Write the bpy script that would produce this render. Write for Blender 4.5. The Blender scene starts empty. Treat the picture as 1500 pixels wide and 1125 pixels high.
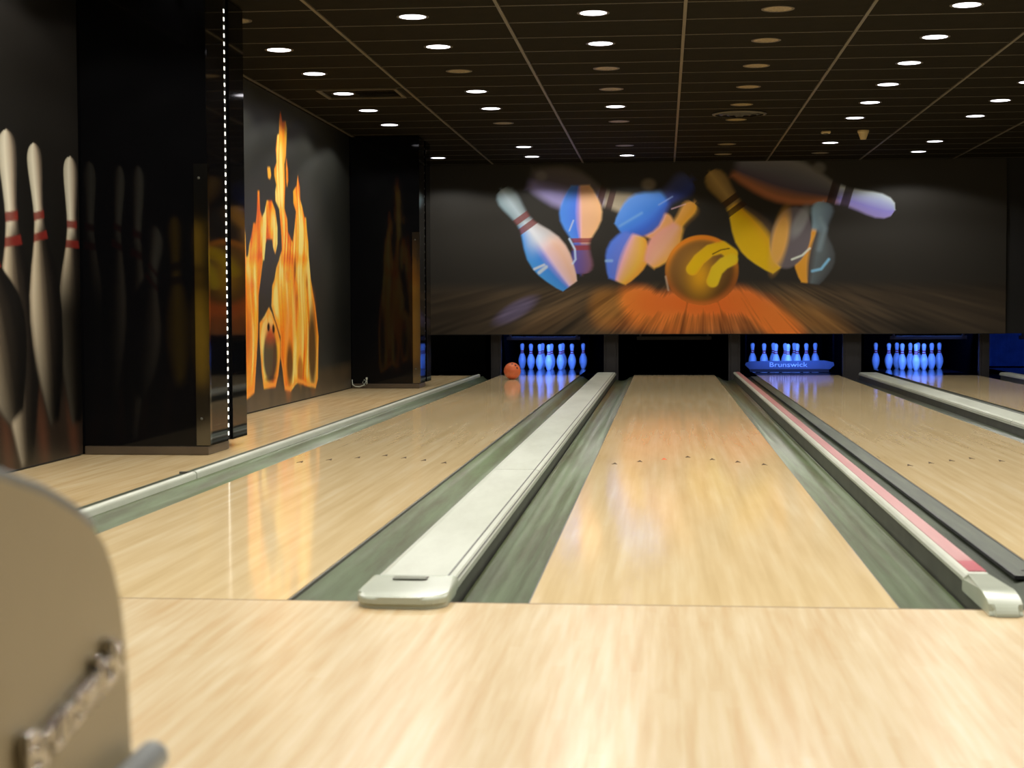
import bpy, bmesh, math, random
import numpy as np
from mathutils import Vector, Matrix

random.seed(4)
scene = bpy.context.scene
COL = scene.collection

# ------------------------------------------------------------------ camera
# metres; X across the lanes, Y down the lanes (foul line at Y = 0), Z up (lane surface at Z = 0)
YAW, PITCH, ROLL = 0.0955, 0.0457, -0.0037
fwd = Vector((-math.sin(YAW) * math.cos(PITCH), math.cos(YAW) * math.cos(PITCH), -math.sin(PITCH)))
rgt = Vector((math.cos(YAW), math.sin(YAW), 0))
up = rgt.cross(fwd)
r2 = rgt * math.cos(ROLL) + up * math.sin(ROLL)
u2 = up * math.cos(ROLL) - rgt * math.sin(ROLL)
cd = bpy.data.cameras.new('camera')
cam = bpy.data.objects.new('camera', cd)
COL.objects.link(cam)
M3 = Matrix((r2, u2, -fwd)).transposed()
cam.matrix_world = Matrix.Translation((0.392, -4.602, 0.857)) @ M3.to_4x4()
cd.sensor_width = 36.0
cd.lens = 2321.67 / 1500 * 36
cd.clip_start = 0.05
cd.clip_end = 80
cd.dof.use_dof = True
cd.dof.focus_distance = 14.0
cd.dof.aperture_fstop = 5.8
scene.camera = cam

# ------------------------------------------------------------------ world, exposure
w = bpy.data.worlds.new('world')
scene.world = w
w.use_nodes = True
w.node_tree.nodes['Background'].inputs[0].default_value = (0, 0, 0, 1)
w.node_tree.nodes['Background'].inputs[1].default_value = 0.0
vs = scene.view_settings
vs.view_transform = 'Standard'
vs.look = 'None'
vs.exposure = 0.0
vs.gamma = 1.0
vs.use_curve_mapping = False

DOWNLIGHT_W = 50.0            # every lit ceiling downlight
DOWNLIGHT_COL = (1.0, 0.965, 0.905)
PINLIGHT_W = 22.0              # blue tube in a pin pit
PRINT_GAIN = {'pin_mural': 1.7, 'flame_mural': 1.2, 'standing_pin_mural': 1.0}

# ------------------------------------------------------------------ layout
LW = 1.0668
GAP12, GAP23, GAP34 = 0.7287, 0.5581, 0.7248
GUT = 0.235
LANES = [(-GAP12 - LW, -GAP12), (0.0, LW), (LW + GAP23, 2 * LW + GAP23)]
LANES.append((LANES[2][1] + GAP34, LANES[2][1] + GAP34 + LW))
LANES.append((LANES[3][1] + GAP23 + 0.08, LANES[3][1] + GAP23 + 0.08 + LW))
WALL_L, WALL_R = -3.12, 7.0
Y_REAR, Y_MASK, Y_PIT = -9.0, 16.5, 20.6
Z_CEIL = 2.82
MASK_Z = 0.55
DECK_Y = 16.64
HEAD_Y = 18.288

# ------------------------------------------------------------------ helpers
def lin(c):
    return tuple(((v / 255) / 12.92 if v / 255 <= 0.04045 else ((v / 255 + 0.055) / 1.055) ** 2.4) for v in c)

def link(o, parent=None):
    COL.objects.link(o)
    if parent is not None:
        o.parent = parent
    return o

def tag(o, label=None, cat=None, group=None, kind=None):
    if label: o['label'] = label
    if cat: o['category'] = cat
    if group: o['group'] = group
    if kind: o['kind'] = kind
    return o

def empty(name, loc, label=None, cat=None, group=None):
    o = bpy.data.objects.new(name, None)
    o.location = loc
    o.empty_display_size = 0.1
    link(o)
    return tag(o, label, cat, group)

def finish(bm, name, mat, smooth=False):
    me = bpy.data.meshes.new(name)
    bmesh.ops.recalc_face_normals(bm, faces=bm.faces)
    bm.to_mesh(me)
    bm.free()
    if smooth:
        for p_ in me.polygons: p_.use_smooth = True
    me.materials.append(mat)
    return me

def obj(name, me, parent=None, loc=(0, 0, 0)):
    o = bpy.data.objects.new(name, me)
    o.location = loc
    return link(o, parent)

def add_box(bm, x0, x1, y0, y1, z0, z1, bev=0.0, seg=2):
    vsx = [bm.verts.new((x, y, z)) for z in (z0, z1) for y in (y0, y1) for x in (x0, x1)]
    a, b, c, d, e, f, g, h = vsx
    fs = [bm.faces.new(q) for q in ((a, c, d, b), (e, f, h, g), (a, b, f, e), (c, g, h, d), (a, e, g, c), (b, d, h, f))]
    if bev > 0:
        es = list({ed for fc in fs for ed in fc.edges})
        bmesh.ops.bevel(bm, geom=es, offset=bev, segments=seg, profile=0.5, affect='EDGES')
    return fs

def box(name, dims, mat, parent=None, bev=0.0, loc=(0, 0, 0)):
    bm = bmesh.new()
    add_box(bm, *dims, bev=bev)
    return obj(name, finish(bm, name, mat), parent, loc)

def extrude_profile(bm, prof, axis, a0, a1, closed=True, caps=True):
    """prof: list of 2-D points; axis 'y': (x,z) swept along Y; axis 'x': (y,z) swept along X; axis 'z': (x,y) along Z"""
    def v3(q, a):
        if axis == 'y': return (q[0], a, q[1])
        if axis == 'x': return (a, q[0], q[1])
        return (q[0], q[1], a)
    A = [bm.verts.new(v3(q, a0)) for q in prof]
    B = [bm.verts.new(v3(q, a1)) for q in prof]
    n = len(prof)
    for i in range(n if closed else n - 1):
        j = (i + 1) % n
        bm.faces.new((A[i], A[j], B[j], B[i]))
    if caps and closed:
        bm.faces.new(A)
        bm.faces.new(B[::-1])

def lathe(bm, prof, seg=24, axis_loc=(0, 0, 0)):
    rings = []
    for r, z in prof:
        if r < 1e-5:
            rings.append([bm.verts.new((axis_loc[0], axis_loc[1], axis_loc[2] + z))])
        else:
            rings.append([bm.verts.new((axis_loc[0] + r * math.cos(2 * math.pi * k / seg), axis_loc[1] + r * math.sin(2 * math.pi * k / seg), axis_loc[2] + z)) for k in range(seg)])
    for A, B in zip(rings[:-1], rings[1:]):
        for k in range(seg):
            j = (k + 1) % seg
            if len(A) == 1 and len(B) == 1: continue
            if len(A) == 1: bm.faces.new((A[0], B[j], B[k]))
            elif len(B) == 1: bm.faces.new((A[k], A[j], B[0]))
            else: bm.faces.new((A[k], A[j], B[j], B[k]))

def tube(bm, pts, r, seg=12, caps=True):
    pts = [Vector(q) for q in pts]
    rings = []
    for i, q in enumerate(pts):
        d = (pts[min(i + 1, len(pts) - 1)] - pts[max(i - 1, 0)]).normalized()
        a = Vector((0, 0, 1)) if abs(d.z) < 0.9 else Vector((1, 0, 0))
        n1 = d.cross(a).normalized(); n2 = d.cross(n1)
        rings.append([bm.verts.new(q + n1 * r * math.cos(2 * math.pi * k / seg) + n2 * r * math.sin(2 * math.pi * k / seg)) for k in range(seg)])
    for A, B in zip(rings[:-1], rings[1:]):
        for k in range(seg):
            bm.faces.new((A[k], A[(k + 1) % seg], B[(k + 1) % seg], B[k]))
    if caps:
        bm.faces.new(rings[0]); bm.faces.new(rings[-1][::-1])

# ------------------------------------------------------------------ materials
def new_mat(name):
    m = bpy.data.materials.new(name)
    m.use_nodes = True
    nt = m.node_tree
    return m, nt, nt.nodes['Principled BSDF']

def plain(name, col, rough=0.5, metal=0.0, noise=0.0, nscale=6.0, spec=0.5, coat=0.0, stretch=(1, 1, 1)):
    m, nt, b = new_mat(name)
    b.inputs['Roughness'].default_value = rough
    b.inputs['Metallic'].default_value = metal
    b.inputs['Specular IOR Level'].default_value = spec
    b.inputs['Coat Weight'].default_value = coat
    tc = nt.nodes.new('ShaderNodeTexCoord')
    mp = nt.nodes.new('ShaderNodeMapping'); mp.inputs['Scale'].default_value = stretch
    nz = nt.nodes.new('ShaderNodeTexNoise'); nz.inputs['Scale'].default_value = nscale; nz.inputs['Detail'].default_value = 4
    rp = nt.nodes.new('ShaderNodeValToRGB')
    rp.color_ramp.elements[0].position = 0.3; rp.color_ramp.elements[1].position = 0.7
    rp.color_ramp.elements[0].color = (*[c * (1 - noise) for c in col], 1)
    rp.color_ramp.elements[1].color = (*[min(1, c * (1 + noise)) for c in col], 1)
    nt.links.new(tc.outputs['Object'], mp.inputs['Vector'])
    nt.links.new(mp.outputs['Vector'], nz.inputs['Vector'])
    nt.links.new(nz.outputs['Fac'], rp.inputs['Fac'])
    nt.links.new(rp.outputs['Color'], b.inputs['Base Color'])
    return m

def emissive(name, col, strength):
    m, nt, b = new_mat(name)
    b.inputs['Base Color'].default_value = (0.8, 0.8, 0.8, 1)
    b.inputs['Emission Color'].default_value = (*col, 1)
    b.inputs['Emission Strength'].default_value = strength
    return m

def wood(name, c_dark, c_mid, c_light, board=0.0274, seglen=1.1, rough=0.16, spec=0.45, grain=(30, 1.1), tone=0.12):
    """laminated maple boards running along Y: per-board tone, staggered butt joints, long grain streaks"""
    m, nt, b = new_mat(name)
    N, L = nt.nodes.new, nt.links.new
    tc = N('ShaderNodeTexCoord')
    sep = N('ShaderNodeSeparateXYZ'); L(tc.outputs['Object'], sep.inputs[0])
    def math_(op, a, bb=None):
        n = N('ShaderNodeMath'); n.operation = op
        for i, v in enumerate((a, bb)):
            if v is None: continue
            if isinstance(v, (int, float)): n.inputs[i].default_value = v
            else: L(v, n.inputs[i])
        return n.outputs[0]
    bx = math_('FLOOR', math_('DIVIDE', sep.outputs['X'], board))
    wn1 = N('ShaderNodeTexWhiteNoise'); wn1.noise_dimensions = '1D'; L(bx, wn1.inputs['W'])
    off = math_('MULTIPLY', wn1.outputs['Value'], seglen * 3)
    by = math_('FLOOR', math_('DIVIDE', math_('ADD', sep.outputs['Y'], off), seglen))
    cmb = N('ShaderNodeCombineXYZ'); L(bx, cmb.inputs[0]); L(by, cmb.inputs[1])
    wn2 = N('ShaderNodeTexWhiteNoise'); wn2.noise_dimensions = '2D'; L(cmb.outputs[0], wn2.inputs['Vector'])
    mp = N('ShaderNodeMapping'); mp.inputs['Scale'].default_value = (*grain, 1)
    L(tc.outputs['Object'], mp.inputs['Vector'])
    nz = N('ShaderNodeTexNoise'); nz.inputs['Scale'].default_value = 1.0; nz.inputs['Detail'].default_value = 3; nz.inputs['Roughness'].default_value = 0.5
    L(mp.outputs[0], nz.inputs['Vector'])
    mp2 = N('ShaderNodeMapping'); mp2.inputs['Scale'].default_value = (9, 0.9, 1)
    L(tc.outputs['Object'], mp2.inputs['Vector'])
    nz2 = N('ShaderNodeTexNoise'); nz2.inputs['Scale'].default_value = 1.3; nz2.inputs['Detail'].default_value = 3
    L(mp2.outputs[0], nz2.inputs['Vector'])
    t = math_('ADD', math_('ADD', math_('MULTIPLY', wn2.outputs['Value'], tone), math_('MULTIPLY', nz.outputs['Fac'], 0.85)), math_('MULTIPLY', nz2.outputs['Fac'], 0.48))
    rp = N('ShaderNodeValToRGB')
    e = rp.color_ramp.elements
    e[0].position = 0.45; e[0].color = (*c_dark, 1)
    e[1].position = 1.05 if False else 1.0; e[1].color = (*c_light, 1)
    k = e.new(0.72); k.color = (*c_mid, 1)
    L(t, rp.inputs['Fac'])
    L(rp.outputs['Color'], b.inputs['Base Color'])
    b.inputs['Roughness'].default_value = rough
    b.inputs['Specular IOR Level'].default_value = spec
    return m

def scuffed(name, col, scuff, rough=0.3, stretch=(14, 0.8, 14), spec=0.5):
    """moulded plastic with long streaks of wear"""
    m, nt, b = new_mat(name)
    N, L = nt.nodes.new, nt.links.new
    tc = N('ShaderNodeTexCoord')
    mp = N('ShaderNodeMapping'); mp.inputs['Scale'].default_value = stretch
    L(tc.outputs['Object'], mp.inputs[0])
    nz = N('ShaderNodeTexNoise'); nz.inputs['Scale'].default_value = 1.0; nz.inputs['Detail'].default_value = 6; nz.inputs['Roughness'].default_value = 0.65
    L(mp.outputs[0], nz.inputs['Vector'])
    rp = N('ShaderNodeValToRGB')
    rp.color_ramp.elements[0].position = 0.35; rp.color_ramp.elements[0].color = (*scuff, 1)
    rp.color_ramp.elements[1].position = 0.62; rp.color_ramp.elements[1].color = (*col, 1)
    L(nz.outputs['Fac'], rp.inputs['Fac'])
    L(rp.outputs['Color'], b.inputs['Base Color'])
    b.inputs['Roughness'].default_value = rough
    b.inputs['Specular IOR Level'].default_value = spec
    return m

def print_mat(name, rough=0.55, spec=0.25):
    m, nt, b = new_mat(name)
    at = nt.nodes.new('ShaderNodeVertexColor'); at.layer_name = 'print'
    nt.links.new(at.outputs['Color'], b.inputs['Base Color'])
    b.inputs['Roughness'].default_value = rough
    b.inputs['Specular IOR Level'].default_value = spec
    return m

M_WOOD_LANE = wood('lane_maple', (0.65, 0.48, 0.24), (0.75, 0.575, 0.315), (0.83, 0.68, 0.425), rough=0.09, spec=0.38, seglen=2.2, grain=(22, 0.55), tone=0.07)
M_WOOD_APP = wood('approach_maple', (0.575, 0.395, 0.195), (0.635, 0.488, 0.28), (0.70, 0.575, 0.37), grain=(34, 1.7), board=0.031, seglen=0.8, rough=0.26, spec=0.4)
M_WOOD_SIDE = wood('side_floor_maple', (0.56, 0.40, 0.19), (0.665, 0.495, 0.26), (0.75, 0.60, 0.35), board=0.06, seglen=1.6, rough=0.2)
M_DECK = plain('pin_deck_dark', (0.012, 0.013, 0.018), 0.10, noise=0.2)
M_SEAM = plain('seam_dark', (0.16, 0.10, 0.04), 0.5)
M_ARROW = plain('arrow_inlay', (0.06, 0.035, 0.018), 0.7, noise=0.2, spec=0.05)
M_ARROW_RED = plain('arrow_inlay_red', (0.55, 0.08, 0.03), 0.7, noise=0.1, spec=0.05)
M_GUT = scuffed('gutter_green', (0.122, 0.160, 0.078), (0.082, 0.086, 0.040), 0.40)
M_GUT_D = scuffed('gutter_grey', (0.095, 0.115, 0.072), (0.045, 0.052, 0.036), 0.38)
M_CAP = scuffed('cap_ivory', (0.50, 0.52, 0.425), (0.42, 0.435, 0.345), 0.38, stretch=(6, 1.5, 6))
M_CAP_SIDE = plain('divider_side', (0.060, 0.061, 0.047), 0.5, noise=0.2)
M_NOSE = plain('nose_plastic', (0.40, 0.425, 0.33), 0.22, noise=0.06)
M_GROOVE = plain('groove_dark', (0.07, 0.07, 0.055), 0.5)
M_PINK = scuffed('pink_strip', (0.47, 0.215, 0.20), (0.42, 0.165, 0.16), 0.35)
M_RED = plain('red_tape', (0.42, 0.05, 0.07), 0.3, noise=0.15)
M_RAIL = scuffed('bumper_rail', (0.080, 0.094, 0.058), (0.040, 0.046, 0.030), 0.5, spec=0.25)
M_BLACK = plain('black_rubber', (0.008, 0.008, 0.008), 0.5)
M_GLOSS = plain('gloss_black', (0.0025, 0.0025, 0.003), 0.05, noise=0.1, spec=0.24)
M_PLINTH = plain('plinth_bronze', (0.07, 0.05, 0.03), 0.35, noise=0.15)
M_STEEL = plain('polished_steel', (0.42, 0.41, 0.39), 0.12, 1.0, noise=0.06)
M_GUARD = plain('smoked_guard', (0.17, 0.165, 0.15), 0.10, 1.0, noise=0.06)
M_CHROME = plain('chrome', (0.45, 0.43, 0.39), 0.10, 1.0)
M_WALL = plain('wall_charcoal', (0.024, 0.024, 0.022), 0.6, noise=0.12, nscale=3)
M_WALL_BLK = plain('wall_black', (0.006, 0.006, 0.006), 0.7, noise=0.1)
M_REAR = plain('rear_wall', (0.10, 0.08, 0.06), 0.7, noise=0.1)
M_TILE = plain('ceiling_tile', (0.0115, 0.0092, 0.0050), 0.85, noise=0.12, nscale=9, spec=0.06)
M_TBAR = plain('ceiling_grid', (0.10, 0.084, 0.055), 0.45, noise=0.05)
M_TEE = plain('ceiling_tee', (0.062, 0.052, 0.034), 0.5, noise=0.05)
M_LAMP = emissive('downlight_glow', (0.93, 0.91, 1.0), 4.0)
M_LAMP_OFF = plain('downlight_reflector', (0.26, 0.205, 0.11), 0.35, 0.0, noise=0.6, nscale=70)
M_LAMP_RING = plain('downlight_ring', (0.05, 0.042, 0.028), 0.4)
M_LED = emissive('led_glow', (1.0, 0.97, 0.82), 2.2)
M_LED_OFF = plain('led_off', (0.05, 0.05, 0.05), 0.4)
M_LEDSLOT = plain('led_slot', (0.003, 0.003, 0.003), 0.5)
M_PIN = plain('pin_white', (0.80, 0.80, 0.80), 0.25, noise=0.03)
M_PINRED = plain('pin_red_band', (0.55, 0.03, 0.06), 0.3)
M_BALL = plain('ball_orange', (0.74, 0.17, 0.065), 0.16, noise=0.12, nscale=14)
M_HOLE = plain('finger_hole', (0.03, 0.006, 0.004), 0.6)
M_POST = plain('pit_post', (0.028, 0.024, 0.024), 0.5, noise=0.1)
M_CURTAIN = plain('pit_curtain', (0.0015, 0.0015, 0.002), 0.9, spec=0.0)
M_CURTAIN_BLUELIT = plain('pit_curtain_bluelight_tint', (0.05, 0.10, 0.22), 0.9, noise=0.2)  # dim blue lamp light on the curtain, put into its cloth colour
M_SWEEP = plain('sweep_board', (0.13, 0.14, 0.18), 0.3, noise=0.1)
M_SWEEPTXT = plain('sweep_lettering', (0.85, 0.85, 0.85), 0.4)
M_TUBE = emissive('blue_tube', (0.05, 0.22, 1.0), 6.0)
M_HOOD = plain('hood_tan', (0.41, 0.33, 0.195), 0.45, noise=0.04)
M_HOODTRIM = plain('hood_trim', (0.20, 0.21, 0.20), 0.35, noise=0.05)
M_DETECT = plain('detector_cream', (0.62, 0.48, 0.24), 0.5)
M_VENT = plain('vent_metal', (0.035, 0.029, 0.018), 0.4, noise=0.1)

# ------------------------------------------------------------------ structure: room shell
def structure(o):
    o['kind'] = 'structure'
    return o

structure(box('floor', (WALL_L, WALL_R, Y_REAR, 0.0, -0.10, 0.0), M_WOOD_APP))['label'] = 'pale maple approach floor in front of the foul line'
structure(box('floor_side', (WALL_L, -2.135, 0.004, Y_MASK, -0.10, 0.0), M_WOOD_SIDE))['label'] = 'pale maple walkway beside the flame mural wall'
structure(box('floor_base', (WALL_L, WALL_R, 0.0, Y_PIT, -0.22, -0.14), M_BLACK))['label'] = 'dark subfloor under the gutters'
structure(box('trim_1', (-2.03, LANES[4][1], -0.002, 0.004, -0.08, 0.0006), M_SEAM))['label'] = 'thin dark foul line seam across the boards'
structure(box('wall_left', (WALL_L - 0.12, WALL_L, Y_REAR, Y_PIT, -0.2, 3.0), M_WALL_BLK))['label'] = 'black side wall carrying the flame mural'
structure(box('wall_right', (WALL_R, WALL_R + 0.12, Y_REAR, Y_PIT, -0.2, 3.0), M_WALL))['label'] = 'charcoal wall past the last lane'
structure(box('wall_rear', (WALL_L, WALL_R, Y_REAR - 0.12, Y_REAR, -0.2, 3.0), M_REAR))['label'] = 'brown wall behind the approach'
structure(box('wall_pit', (WALL_L, WALL_R, Y_PIT, Y_PIT + 0.1, -0.2, 3.0), M_CURTAIN))['label'] = 'black wall behind the pin pits'
structure(box('wall_back', (WALL_L, WALL_R, Y_MASK, Y_MASK + 0.10, MASK_Z, 3.0), M_WALL_BLK))['label'] = 'black wall above the pin pits behind the mural'
structure(box('wall_side_pit', (WALL_L, -2.14, 17.9, 17.98, 0.0, MASK_Z + 0.1), M_WALL_BLK))['label'] = 'black panel closing the gap past the walkway'

# ceiling: slab above, then tiles in a grid of bars
ceil = structure(box('ceiling', (WALL_L, WALL_R, Y_REAR, Y_PIT, Z_CEIL + 0.05, Z_CEIL + 0.2), M_WALL_BLK))
ceil['label'] = 'dark suspended ceiling with downlights'
GX0, GY0, PX, PY = 0.53, 6.22, 1.2, 0.6
xs = [GX0 + PX * k for k in range(-4, 7)]
y_lines = [GY0 + PY * k for k in range(-6, 18)]
LX = [GX0 - PX / 2 + PX * k for k in (-2, -1, 0, 1, 2, 3)]     # -2.47 ... 3.53
LY = [5.92 + 1.2 * k for k in range(9)]
bm = bmesh.new(); add_box(bm, 0.012, PX - 0.012, 0.006, PY - 0.006, -0.002, 0.045, bev=0.004, seg=1)
me_tile = finish(bm, 'tile', M_TILE)
for i in range(len(xs) - 1):
    for j in range(len(y_lines) - 1):
        x0, y0 = xs[i], y_lines[j]
        if x0 + PX <= WALL_L or x0 >= WALL_R - 0.05 or y0 + PY > Y_MASK + 0.01: continue
        if x0 < WALL_L:   # cut tile at the wall
            bm = bmesh.new(); add_box(bm, WALL_L + 0.004 - x0, PX - 0.012, 0.006, PY - 0.006, -0.002, 0.045)
            if i == 0 and j == 0: me_cut = finish(bm, 'tile', M_TILE)
            else: bm.free()
            t_ = obj('tile', me_cut, ceil, (x0, y0, Z_CEIL))
        elif x0 + PX > WALL_R:
            continue
        else:
            t_ = obj('tile', me_tile, ceil, (x0, y0, Z_CEIL))
last_y = GY0 + PY * 17
box('tile', (WALL_L, WALL_R, y_lines[-1] - 0.0 if y_lines[-1] < Y_MASK - 0.02 else Y_MASK - 0.02, Y_MASK - 0.004, Z_CEIL - 0.002, Z_CEIL + 0.045), M_TILE, ceil)
box('tile', (xs[-1] if xs[-1] < WALL_R else xs[-2], WALL_R - 0.002, y_lines[0], y_lines[-1], Z_CEIL - 0.002, Z_CEIL + 0.045), M_TILE, ceil)
for x in xs:
    if WALL_L < x < WALL_R - 0.05:
        box('grid_runner', (x - 0.0115, x + 0.0115, y_lines[0], Y_MASK - 0.005, Z_CEIL - 0.008, Z_CEIL + 0.03), M_TBAR, ceil)
for y in y_lines:
    if y < Y_MASK - 0.02:
        box('grid_tee', (WALL_L + 0.003, WALL_R - 0.003, y - 0.008, y + 0.008, Z_CEIL - 0.005, Z_CEIL + 0.03), M_TEE, ceil)
# plain ceiling over the approach
box('approach_panel', (WALL_L, WALL_R, Y_REAR, y_lines[0] - 0.006, Z_CEIL - 0.002, Z_CEIL + 0.045), M_TILE, ceil)

# ------------------------------------------------------------------ downlights
ORD = ['first', 'second', 'third', 'fourth', 'fifth', 'sixth', 'seventh', 'eighth', 'ninth']
bm = bmesh.new(); lathe(bm, [(0.089, -0.006), (0.108, -0.006), (0.108, 0.0), (0.089, 0.0), (0.089, -0.006)], 32)
me_ring = finish(bm, 'ring', M_LAMP_RING)
bm = bmesh.new(); lathe(bm, [(0.0, -0.0045), (0.090, -0.0055), (0.090, -0.002), (0.0, -0.002)], 32)
me_glow = finish(bm, 'lens', M_LAMP)
bm = bmesh.new(); lathe(bm, [(0.090, -0.0055), (0.07, -0.0035), (0.05, -0.003), (0.0, -0.0028)], 32)
me_off = finish(bm, 'lens', M_LAMP_OFF, True)
spot = bpy.data.lights.new('downlight_beam', 'SPOT')
spot.energy = DOWNLIGHT_W
spot.color = DOWNLIGHT_COL
spot.spot_size = math.radians(147)
spot.spot_blend = 0.16
spot.shadow_soft_size = 0.09
def downlight(x, y, lit, label, group):
    t = empty('downlight', (x, y, Z_CEIL), label, 'downlight', group)
    obj('ring', me_ring, t)
    obj('lens', me_glow if lit else me_off, t)
    if lit:
        l = bpy.data.objects.new('beam', spot)
        l.location = (0, 0, -0.02)
        link(l, t)
    return t
#   rows seen in the photograph: index along LY, 1 = lit, 0 = dark, None = none there
ROWS = [
    ('row by the flame wall',              [0, 1, 1, 1, 1, 1, None, None, 1]),
    ('row over the orange ball lane',      [1, 1, 0, 1, 1, 0, None, 1, 1]),
    ('row over the wide ivory divider',    [1, 1, 0, 0, 1, 0, None, 0, 1]),
    ('row over the pink divider',          [0, 0, 0, 0, 0, 0, None, 0, 0]),
    ('row over the lane with sweep board', [1, 1, 1, 1, 1, 1, None, 1, 0]),
    ('row farthest from the flame wall',   [1, 1, 1, 1, 1, 1, None, 1, 1]),
]
for x, (rname, row) in zip(LX, ROWS):
    idx = [k for k, v in enumerate(row) if v is not None]
    for n, k in enumerate(reversed(idx)):
        downlight(x, LY[k], row[k] == 1, f"{'lit white' if row[k] else 'unlit brassy'} downlight, {ORD[n]} from mural wall, {rname}", 'ceiling downlights')
# the same fittings go on over the approach
NEARROW = ['nearest the foul line', 'second before the foul line', 'third before the foul line', 'fourth before the foul line', 'fifth before the foul line', 'sixth before the foul line', 'seventh before the foul line']
for n, k in enumerate((-1, -2, -3, -4, -5, -6, -7)):
    for i, x in enumerate(LX):
        downlight(x, 5.92 + 1.2 * k, True, f'lit downlight over the approach, {ORD[i]} from flame wall, {NEARROW[n]}', 'downlights over the approach')
for k in (0, 2, 4):
    downlight(LX[-1] + 1.2, 5.92 + 1.2 * k, True, f'lit downlight past the last lane in view, {ORD[k // 2]} from the approach', 'downlights past the last lane')

# smoke detector, ceiling box, vents
t = empty('smoke_detector', (2.56, 13.1, Z_CEIL), 'cream cone shaped smoke detector hanging from the dark ceiling', 'smoke detector')
bm = bmesh.new(); lathe(bm, [(0, 0), (0.062, 0), (0.062, -0.02), (0.055, -0.03)], 24); obj('base', finish(bm, 'base', M_DETECT, False), t)
bm = bmesh.new(); lathe(bm, [(0.055, -0.03), (0.036, -0.085), (0.03, -0.10), (0, -0.10)], 24); obj('sensor_head', finish(bm, 'sensor_head', M_DETECT, False), t)
t = empty('ceiling_sensor', (2.157, 13.1, Z_CEIL), 'small flat cream sensor beside the cone smoke detector', 'sensor')
bm = bmesh.new(); add_box(bm, -0.05, 0.05, -0.05, 0.05, -0.03, -0.004, bev=0.01); obj('cover', finish(bm, 'cover', M_DETECT), t)
bm = bmesh.new(); lathe(bm, [(0, -0.045), (0.02, -0.042), (0.03, -0.03)], 16); obj('lens', finish(bm, 'lens', M_VENT), t)
def ring_vent(x, y):
    t = empty('air_vent', (x, y, Z_CEIL), 'round ringed air vent in the ceiling over the pink divider', 'vent')
    for k, r in enumerate((0.27, 0.20, 0.13, 0.06)):
        bm = bmesh.new(); lathe(bm, [(r - 0.03, -0.02 - 0.006 * k), (r, -0.012), (r, -0.006), (r - 0.03, -0.012 - 0.006 * k), (r - 0.03, -0.02 - 0.006 * k)], 32)
        obj('vent_ring', finish(bm, 'vent_ring', M_TBAR if k == 0 else M_VENT, True), t)
    bm = bmesh.new(); lathe(bm, [(0, -0.004), (0.26, -0.004), (0.26, -0.002), (0, -0.002)], 32); obj('throat', finish(bm, 'throat', M_BLACK), t)
ring_vent(1.14, 11.42)
t = empty('ceiling_grille', (-2.3, 9.5, Z_CEIL), 'square slatted air grille in the ceiling near the flame mural', 'grille')
for a in ((-0.36, 0.36, -0.29, -0.26), (-0.36, 0.36, 0.26, 0.29), (-0.36, -0.33, -0.26, 0.26), (0.33, 0.36, -0.26, 0.26)):
    box('frame_bar', (*a, -0.018, -0.004), M_TBAR, t)
for k in range(7):
    if k == 2: continue   # leave room for the lamp by the grille
    y = -0.21 + 0.07 * k
    bm = bmesh.new(); extrude_profile(bm, [(y - 0.022, -0.016), (y + 0.022, -0.006), (y + 0.022, -0.004), (y - 0.022, -0.014)], 'x', -0.05, 0.33)
    obj('slat', finish(bm, 'slat', M_VENT), t)

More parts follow.
